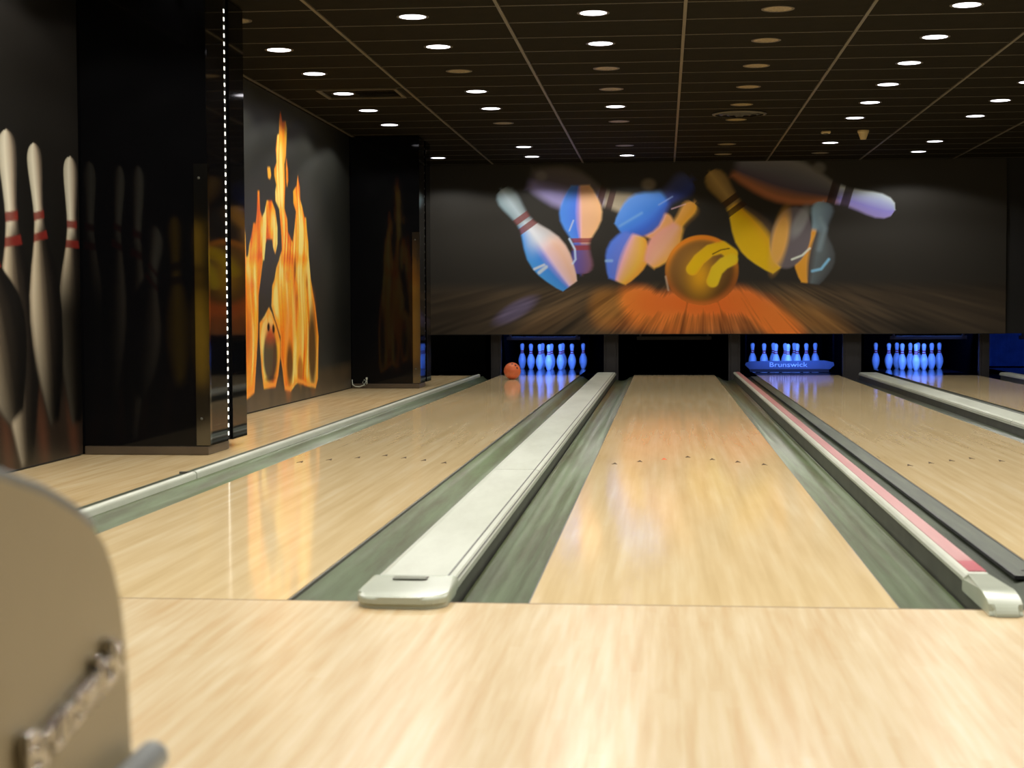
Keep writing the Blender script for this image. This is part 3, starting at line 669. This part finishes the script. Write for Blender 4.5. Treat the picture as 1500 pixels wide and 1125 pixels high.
# gutters: (lane edge x, divider edge x, z of the rim)
def gutter(xl, xd, mat, label, round_side=False, depth=1.0):
    t = empty('gutter', ((xl + xd) / 2, 0, 0), label, 'gutter', 'gutters along the lanes')
    s = 1 if xd > xl else -1
    W_ = abs(xd - xl)
    pr = [(0.0, -0.006), (0.004, -0.014), (0.045, -0.020), (0.065, -0.030), (0.10, -0.056), (0.135, -0.069), (0.17, -0.073), (0.20, -0.071), (0.22, -0.062), (W_, -0.048)]
    if round_side: pr = pr[:5] + [(0.135, -0.064), (0.175, -0.058), (0.205, -0.044), (0.225, -0.026), (W_, -0.008)]
    pr = pr[:2] + [(a, -0.014 + (z + 0.014) * depth) for a, z in pr[2:]]
    top = [(xl + s * a - t.location.x, z) for a, z in pr]
    prof = top + [(a, z - 0.006) for a, z in reversed(top)]
    bm = bmesh.new(); extrude_profile(bm, prof, 'y', 0.006, 16.62)
    o = obj('channel', finish(bm, 'channel', mat), t)
    for p_ in o.data.polygons: p_.use_smooth = abs(p_.normal.y) < .5
    box('rim', (min(xl, xl + s * 0.006) - t.location.x, max(xl, xl + s * 0.006) - t.location.x, 0.006, 16.62, -0.016, -0.004), M_GROOVE, t)
    return t
D12 = (LANES[0][1] + GUT, LANES[1][0] - GUT)
D23 = (LANES[1][1] + GUT, LANES[2][0] - GUT)
D34 = (LANES[2][1] + GUT, LANES[3][0] - GUT)
D45 = (LANES[3][1] + GUT, LANES[4][0] - GUT)
D01 = LANES[0][0] - GUT
gutter(LANES[0][0], D01, M_GUT, 'green gutter between the walkway bumper and the orange ball lane', True)
gutter(LANES[0][1], D12[0], M_GUT, 'green gutter on the orange ball lane beside the ivory divider')
gutter(LANES[1][0], D12[1], M_GUT, 'green gutter on the middle lane beside the ivory divider')
gutter(LANES[1][1], D23[0], M_GUT, 'green gutter on the middle lane beside the pink divider')
gutter(LANES[2][0], D23[1], M_GUT_D, 'grey gutter under the flat rail beside the pink divider', depth=0.3)
gutter(LANES[2][1], D34[0], M_GUT_D, 'grey gutter between sweep board lane and second ivory divider')
gutter(LANES[3][0], D34[1], M_GUT_D, 'grey gutter behind the second ivory divider')
gutter(LANES[3][1], D45[0], M_GUT_D, 'grey gutter on the far side of the last full lane')
gutter(LANES[4][0], D45[1], M_GUT_D, 'grey gutter of the lane at the picture edge')

# wide dividers with ivory caps
def rounded_nose(x0, x1, y0, y1, z0, z1, r, bev):
    bm = bmesh.new()
    pts = [(x0, y1), (x0, y0 + r)]
    for k in range(1, 7): a = math.pi + k * math.pi / 12; pts.append((x0 + r + r * math.cos(a), y0 + r + r * math.sin(a)))
    for k in range(0, 6): a = 1.5 * math.pi + k * math.pi / 12; pts.append((x1 - r + r * math.cos(a), y0 + r + r * math.sin(a)))
    pts += [(x1, y0 + r), (x1, y1)]
    extrude_profile(bm, pts, 'z', z0, z1)
    es = [e for e in bm.edges if all(abs(v.co.z - z1) < 1e-6 for v in e.verts) and not all(abs(v.co.y - y1) < 1e-6 for v in e.verts)]
    bmesh.ops.bevel(bm, geom=es, offset=bev, segments=4, profile=0.5, affect='EDGES')
    return bm
def wide_divider(xa, xb, label, joints):
    t = empty('lane_divider', ((xa + xb) / 2, 0, 0), label, 'lane divider', 'dividers between the lanes')
    h = (xb - xa) / 2
    box('divider_body', (-h + 0.012, h - 0.012, 0.006, 16.4, -0.10, 0.012), M_CAP_SIDE, t)
    ys_ = [0.164] + joints + [16.42]
    for a, b in zip(ys_[:-1], ys_[1:]):
        prof = [(-h, 0.012), (-h, 0.032), (-h + 0.012, 0.044), (-h + 0.03, 0.048), (h - 0.034, 0.048), (h - 0.012, 0.043), (h, 0.03), (h, 0.012)]
        bm = bmesh.new(); extrude_profile(bm, prof, 'y', a + 0.007, b - 0.007)
        c = obj('cap_section', finish(bm, 'cap_section', M_CAP), t)
        box('groove', (h - 0.033, h - 0.028, a + 0.005, b - 0.005, 0.040, 0.0488), M_GROOVE, c)
    box('joint_core', (-h + 0.004, h - 0.004, 0.15, 16.40, 0.013, 0.038), M_GROOVE, t)
    bm = rounded_nose(-h - 0.006, h + 0.004, -0.125, 0.165, 0.016, 0.052, 0.075, 0.016)
    for v_ in bm.verts:
        f_ = min(1, max(0, (0.10 - v_.co.y) / 0.22))
        if v_.co.z > 0.02: v_.co.z -= 0.017 * f_ * (v_.co.z - 0.016) / 0.036
    n = obj('nose', finish(bm, 'nose', M_NOSE, False), t)
    lip = obj('nose_lip', finish(rounded_nose(-h - 0.002, h + 0.000, -0.118, 0.14, 0.0008, 0.018, 0.072, 0.003), 'nose_lip', M_NOSE), t)
    v = box('vent_plate', (-0.058, 0.046, 0.092, 0.142, 0.0515, 0.0530), M_TEE, n)
    for k in range(3):
        box('vent_slot', (-0.053, 0.041, 0.097 + 0.014 * k, 0.104 + 0.014 * k, 0.0527, 0.0536), M_NOSE, v)
    return t
wide_divider(D12[0], D12[1], 'wide ivory capped divider beside the orange ball lane', [3.47, 15.0])
wide_divider(D34[0], D34[1], 'second wide ivory divider past the sweep board lane', [7.3, 14.2])
wide_divider(D45[0], D45[1], 'ivory divider at the picture edge before the dim blue pit', [8.0])

# narrow divider with the pink strip
t = empty('lane_divider', ((D23[0] + D23[1]) / 2, 0, 0), 'narrow divider with a pink strip and rounded glossy nose', 'lane divider', 'dividers between the lanes')
h = (D23[1] - D23[0]) / 2
box('divider_body', (-h + 0.008, h - 0.008, 0.006, 16.4, -0.10, 0.03), M_CAP_SIDE, t)
prof = [(-h, 0.03), (-h, 0.042), (-h + 0.008, 0.050), (-h + 0.016, 0.052), (h - 0.016, 0.052), (h - 0.008, 0.050), (h, 0.042), (h, 0.03)]
bm = bmesh.new(); extrude_profile(bm, prof, 'y', 0.30, 16.42)
c = obj('cap', finish(bm, 'cap', M_CAP), t)
box('pink_strip', (-h + 0.026, h - 0.010, 0.56, 16.40, 0.045, 0.0545), M_PINK, c)
box('red_tape', (-h + 0.026, h - 0.010, 0.36, 0.559, 0.045, 0.0546), M_RED, c)
bm = bmesh.new()
prof = [(0.31, 0.054)] + [(0.04 - 0.155 * math.sin(a), 0.002 + 0.053 * math.cos(a)) for a in [k * math.pi / 20 for k in range(0, 11)]] + [(0.31, 0.002)]
extrude_profile(bm, prof, 'x', -h - 0.003, h + 0.003)
bmesh.ops.bevel(bm, geom=[e for e in bm.edges if abs(e.verts[0].co.x - e.verts[1].co.x) < 1e-6 and max(e.verts[0].co.z, e.verts[1].co.z) > 0.003 and min(e.verts[0].co.y, e.verts[1].co.y) < 0.3], offset=0.016, segments=3, affect='EDGES')
obj('nose', finish(bm, 'nose', M_NOSE, False), t)

# flat rail over the gutter of the third lane
t = empty('bumper_rail', (LANES[2][0] - 0.062, 0, 0), 'flat dark rail lying along the gutter beside the sweep board lane', 'rail')
box('rail_bar', (-0.036, 0.054, 0.62, 16.3, -0.012, -0.002), M_RAIL, t, bev=0.002)
box('edge_seal', (-0.042, -0.0365, 0.613, 16.3, -0.013, -0.001), M_BLACK, t)
box('edge_seal', (0.0545, 0.0585, 0.613, 16.3, -0.010, -0.001), M_BLACK, t)
box('end_seal', (-0.042, 0.054, 0.612, 0.6195, -0.013, -0.001), M_BLACK, t)
bm = bmesh.new(); lathe(bm, [(0, 0.0062), (0.008, 0.006), (0.011, 0.004), (0.011, 0.002), (0, 0.002)], 16)
obj('bolt', finish(bm, 'bolt', M_BLACK), t, (0.012, 0.72, -0.005))

# bumper along the walkway
t = empty('bumper_rail', (D01 - 0.05, 0, 0), 'rounded pale bumper rail along the walkway under the black columns', 'rail')
prof = [(0.046, -0.02)] + [(0.028 + 0.018 * math.cos(a), 0.012 + 0.018 * math.sin(a)) for a in [k * math.pi / 10 for k in range(11)]] + [(0.010, -0.02)]
for a, b in ((0.006, 3.44), (3.46, 16.3)):
    bm = bmesh.new(); extrude_profile(bm, prof, 'y', a, b)
    o = obj('rail_section', finish(bm, 'rail_section', M_CAP), t)
    box('backing_strip', (-0.052, 0.0095, a, b, -0.02, 0.016), M_RAIL, o, bev=0.003)
box('joint_clip', (-0.045, 0.030, 3.4405, 3.4595, -0.02, 0.028), M_GROOVE, t)

# ------------------------------------------------------------------ pin pits behind the mural
POSTS = [(-1.94, -1.80, 'dark post between the walkway end and the orange ball pit'),
         (-0.41, -0.215, 'brownish post between the first pit and the empty pit'),
         (1.255, 1.41, 'brownish post between the empty pit and sweep board pit'),
         (2.76, 3.00, 'dark post between the sweep board pit and the next pins'),
         (4.53, 4.66, 'dark post before the dim blue pit'),
         (6.40, 6.60, 'dark post past the dim blue pit')]
for a, b, lab in POSTS:
    c = (a + b) / 2
    t = empty('pit_post', (c, 17.0, -0.139), lab, 'post', 'posts between the pin pits')
    box('post_face', (a - c + 0.03, b - c - 0.03, -0.25, -0.19, 0.0, MASK_Z + 0.13), M_POST, t)
    box('post_edge', (a - c, a - c + 0.028, -0.24, -0.16, 0.0, MASK_Z + 0.13), M_POST, t)
    box('post_edge', (b - c - 0.028, b - c, -0.24, -0.16, 0.0, MASK_Z + 0.13), M_POST, t)
    box('kickback', (-0.05, 0.05, -0.155, 3.3, 0.0, 1.3), M_CURTAIN, t)
PITN = ['first pit behind the orange ball', 'empty middle pit', 'sweep board pit', 'pit past the second ivory divider', 'dim blue pit at the picture edge']
for li, (x0, x1) in enumerate(LANES):
    c = (x0 + x1) / 2
    t = empty('pit_curtain', (c, 20.1, 0), f'dark curtain at the back of the {PITN[li]}', 'curtain', 'pit curtains')
    bm = bmesh.new()
    pr = [(-0.5 + 1.0 * k / 30, 0.012 * math.sin(k * 1.3)) for k in range(31)]
    pr = pr + [(a, b + 0.01) for a, b in reversed(pr)]
    extrude_profile(bm, pr, 'z', 0.0, 1.3)
    obj('cloth', finish(bm, 'cloth', M_CURTAIN if li < 4 else M_CURTAIN_BLUELIT), t)
    box('curtain_rod', (-0.51, 0.51, -0.02, 0.03, 1.3, 1.33), M_POST, t)
    # raised sweep bar seen under the mural edge
    if li != 2:
        t = empty('sweep_bar', (c, 17.25, 0.46), f'dark raised sweep bar across the {PITN[li]}', 'sweep bar', 'raised sweep bars')
        box('bar', (-0.51, 0.51, -0.015, 0.015, 0.0, 0.05), M_POST, t, bev=0.004)
        for s in (-1, 1): box('arm', (s * 0.46 - 0.015, s * 0.46 + 0.015, -0.65, -0.016, 0.10, 0.13), M_POST, t); box('hanger', (s * 0.46 - 0.015, s * 0.46 + 0.015, -0.0155, 0.012, 0.045, 0.13), M_POST, t)
    if li != 1:
        t = empty('blue_tube_lamp', (c, 17.15, 0.74), f'blue tube lamp hidden above the {PITN[li]}', 'lamp', 'blue pit lamps')
        bm = bmesh.new(); tube(bm, [(-0.5, 0, 0), (0.5, 0, 0)], 0.014); obj('tube', finish(bm, 'tube', M_TUBE, True), t)
        for s in (-1, 1): box('lamp_holder', (s * 0.515 - 0.014, s * 0.515 + 0.014, -0.55, 0.02, -0.02, 0.03), M_POST, t)
        al = bpy.data.lights.new('blue_tube_light', 'AREA')
        al.shape = 'RECTANGLE'; al.size = 1.0; al.size_y = 0.06
        al.energy = PINLIGHT_W * (1.0 if li < 4 else 0.4)
        al.color = (0.07, 0.20, 1.0)
        al.spread = math.radians(110)
        lo = bpy.data.objects.new('glow', al); lo.location = (0, 0.03, -0.02)
        lo.rotation_euler = (math.radians(62), 0, 0)
        link(lo, t)

# ------------------------------------------------------------------ pins
PIN_PROF = [(0.0, 0.0), (1.0, 0.0), (1.09, .1), (1.415, .75), (1.953, 2.25), (2.255, 3.375), (2.383, 4.5), (2.282, 5.875), (1.85, 7.25), (1.235, 8.625), (0.985, 9.375), (0.90, 10.0), (0.935, 10.875), (1.05, 11.75), (1.2, 12.625), (1.273, 13.5), (1.2, 14.1), (0.95, 14.6), (0.5, 14.93), (0, 15.0)]
IN = 0.0254
bm = bmesh.new(); lathe(bm, [(r * IN, z * IN) for r, z in PIN_PROF], 20); me_pin = finish(bm, 'pin_body', M_PIN, True)
def band(z0, z1):
    zz = np.array([q[1] for q in PIN_PROF[1:-1]]); rr = np.array([q[0] for q in PIN_PROF[1:-1]])
    f = lambda z: float(np.interp(z, zz, rr))
    bm = bmesh.new(); pr = [(f(z) + 0.03, z) for z in np.linspace(z0, z1, 4)]
    pr = [(f(z0) - 0.05, z0)] + pr + [(f(z1) - 0.05, z1)]
    lathe(bm, [(r * IN, z * IN) for r, z in pr], 20)
    return finish(bm, 'neck_band', M_PINRED, True)
me_b1, me_b2 = band(9.0, 9.65), band(10.1, 10.75)
RACK = [(0, 0)] + [(1, i) for i in range(2)] + [(2, i) for i in range(3)] + [(3, i) for i in range(4)]
ROWN = ['front', 'second', 'third', 'back']
RACKN = {0: 'rack beside the orange ball', 2: 'rack behind the sweep board', 3: 'rack past the second ivory divider'}
for li in (0, 2, 3):
    c = sum(LANES[li]) / 2
    for r, i in RACK:
        x = c + (i - r / 2) * 12 * IN; y = HEAD_Y + r * 10.392 * IN
        if r == 0: lab = f'white front pin of the {RACKN[li]}'
        else: lab = f'white pin, {ORD[i]} from flame wall side, {ROWN[r]} row, {RACKN[li]}'
        t = empty('bowling_pin', (x, y, 0.0005), lab, 'bowling pin', 'pins in the ' + RACKN[li])
        b = obj('pin_body', me_pin, t); obj('neck_band', me_b1, b); obj('neck_band', me_b2, b)

# lettered sweep board standing before the third rack
def text_mesh(s, size, extrude, mat, name='lettering', bevel=0.0):
    cu = bpy.data.curves.new(name, 'FONT'); cu.body = s; cu.size = size; cu.extrude = extrude; cu.bevel_depth = bevel
    cu.align_x = 'CENTER'; cu.align_y = 'CENTER'; cu.resolution_u = 4
    o = bpy.data.objects.new(name, cu); COL.objects.link(o)
    bpy.context.view_layer.update()
    me = bpy.data.meshes.new_from_object(o.evaluated_get(bpy.context.evaluated_depsgraph_get()))
    bpy.data.objects.remove(o); bpy.data.curves.remove(cu)
    me.materials.clear(); me.materials.append(mat)
    return me
c = sum(LANES[2]) / 2
t = empty('sweep_board', (c - 0.03, 17.62, 0.0), 'blue lit sweep board with white lettering before the pins', 'sweep board')
bm = bmesh.new()
pr = [(-0.61, 0.10), (-0.60, 0.135), (-0.52, 0.155), (0.48, 0.165), (0.60, 0.14), (0.61, 0.10), (0.55, 0.045), (-0.55, 0.045)]
A = [bm.verts.new((x, -0.015, z)) for x, z in pr]; Bv = [bm.verts.new((x, 0.015, z)) for x, z in pr]
bm.faces.new(A); bm.faces.new(Bv[::-1])
for i in range(len(pr)): bm.faces.new((A[i], A[(i + 1) % len(pr)], Bv[(i + 1) % len(pr)], Bv[i]))
bd = obj('board', finish(bm, 'board', M_SWEEP), t)
lt = obj('lettering', text_mesh('Brunswick', 0.125, 0.002, M_SWEEPTXT), bd, (-0.02, -0.018, 0.105)); lt.rotation_euler = (math.pi / 2, 0, 0); lt.scale = (1.0, 0.75, 1)
box('lower_bar', (-0.54, 0.54, -0.01, 0.02, 0.004, 0.044), M_POST, t)
for s in (-1, 1): box('sweep_arm', (s * 0.60 - 0.012, s * 0.60 + 0.012, 0.016, 0.03, 0.06, 0.9), M_CURTAIN, t)

# ------------------------------------------------------------------ ball on the first lane
t = empty('bowling_ball', (-1.511, 15.30, 0.108), 'orange bowling ball rolling near the pins', 'ball')
bm = bmesh.new(); bmesh.ops.create_uvsphere(bm, u_segments=40, v_segments=24, radius=0.108); obj('shell', finish(bm, 'shell', M_BALL, True), t)
for dx, dz in ((0.052, 0.030), (0.040, 0.062), (0.005, 0.085)):
    d = Vector((dx, -0.055, dz)).normalized()
    bm = bmesh.new(); lathe(bm, [(0, 0.0006), (0.0125, 0.0004), (0.0125, -0.004), (0, -0.004)], 16)
    o = obj('finger_hole', finish(bm, 'finger_hole', M_HOLE), t, d * 0.1078)
    o.rotation_euler = d.to_track_quat('Z', 'Y').to_euler()

# ------------------------------------------------------------------ ball return hood close to the camera
t = empty('ball_return', (-0.33, -3.7, 0), 'tan ball return hood with chrome lettering on the approach', 'ball return')
ox, oy = -0.33, -3.7
prof = [(-3.155, 0.30), (-3.162, 0.443), (-3.168, 0.50), (-3.174, 0.545), (-3.186, 0.59), (-3.203, 0.622), (-3.225, 0.649), (-3.255, 0.669), (-3.295, 0.687), (-3.36, 0.710), (-3.444, 0.732), (-3.56, 0.752), (-3.72, 0.764), (-3.92, 0.755), (-4.06, 0.72), (-4.14, 0.65), (-4.17, 0.55), (-4.18, 0.30)]
pr = [(a - oy, z) for a, z in prof]
bm = bmesh.new(); extrude_profile(bm, pr, 'x', -0.22, 0.216)
obj('hood', finish(bm, 'hood', M_HOOD, False), t)
bm = bmesh.new(); extrude_profile(bm, pr, 'x', 0.2165, 0.2215)
sp = obj('side_plate', finish(bm, 'side_plate', M_HOOD), t)
bm = bmesh.new(); tube(bm, [(0.2165, a, z + 0.002) for a, z in pr[7:]], 0.0065, 8); obj('edge_trim', finish(bm, 'edge_trim', M_HOODTRIM, True), sp)
lt = obj('lettering', text_mesh('Brunswick', 0.052, 0.004, M_CHROME, bevel=0.0022), sp, (0.2265, -3.322 - oy, 0.527))
lt.matrix_local = Matrix.Translation((0.2265, -3.322 - oy, 0.527)) @ Matrix.Rotation(math.radians(90), 4, 'Z') @ Matrix.Rotation(math.radians(90), 4, 'X') @ Matrix.Rotation(math.radians(11), 4, 'Z')
lt['label'] = 'chrome lettering'
bm = bmesh.new(); add_box(bm, -0.19, 0.19, -0.42, 0.46, 0.012, 0.299, bev=0.01); obj('pedestal', finish(bm, 'pedestal', M_HOODTRIM), t)
bm = bmesh.new(); add_box(bm, -0.21, 0.21, -0.45, 0.50, 0.001, 0.0115, bev=0.002); obj('foot_plate', finish(bm, 'foot_plate', M_GROOVE), t)
bm = bmesh.new(); tube(bm, [(0.238, -0.30, 0.420), (0.240, 0.40, 0.434), (0.240, 0.545, 0.437)], 0.0150, 16)
rail = obj('rack_rail', finish(bm, 'rack_rail', M_HOODTRIM, True), t)
for y in (-0.25, 0.30): box('rail_bracket', (0.222, 0.237, y - 0.012, y + 0.012, 0.392, 0.410), M_STEEL, rail)

# ------------------------------------------------------------------ loose cable at the foot of the far column
t = empty('loose_cable', (-3.0, 12.90, 0.0), 'tangled white cable lying at the foot of the far black column', 'cable')
bm = bmesh.new()
tube(bm, [(-0.09, 0.025, 0.10), (-0.085, 0.02, 0.045), (-0.05, 0.0, 0.025), (0.0, -0.01, 0.02), (0.05, 0.0, 0.04), (0.07, 0.01, 0.08), (0.05, 0.02, 0.10), (0.03, 0.02, 0.07), (0.06, 0.0, 0.03), (0.085, -0.01, 0.055), (0.08, 0.0, 0.10)], 0.006, 8)
obj('cord', finish(bm, 'cord', M_CAP, True), t)
bm = bmesh.new(); add_box(bm, 0.07, 0.09, -0.008, 0.008, 0.10, 0.125, bev=0.003); obj('plug', finish(bm, 'plug', M_CAP), t)
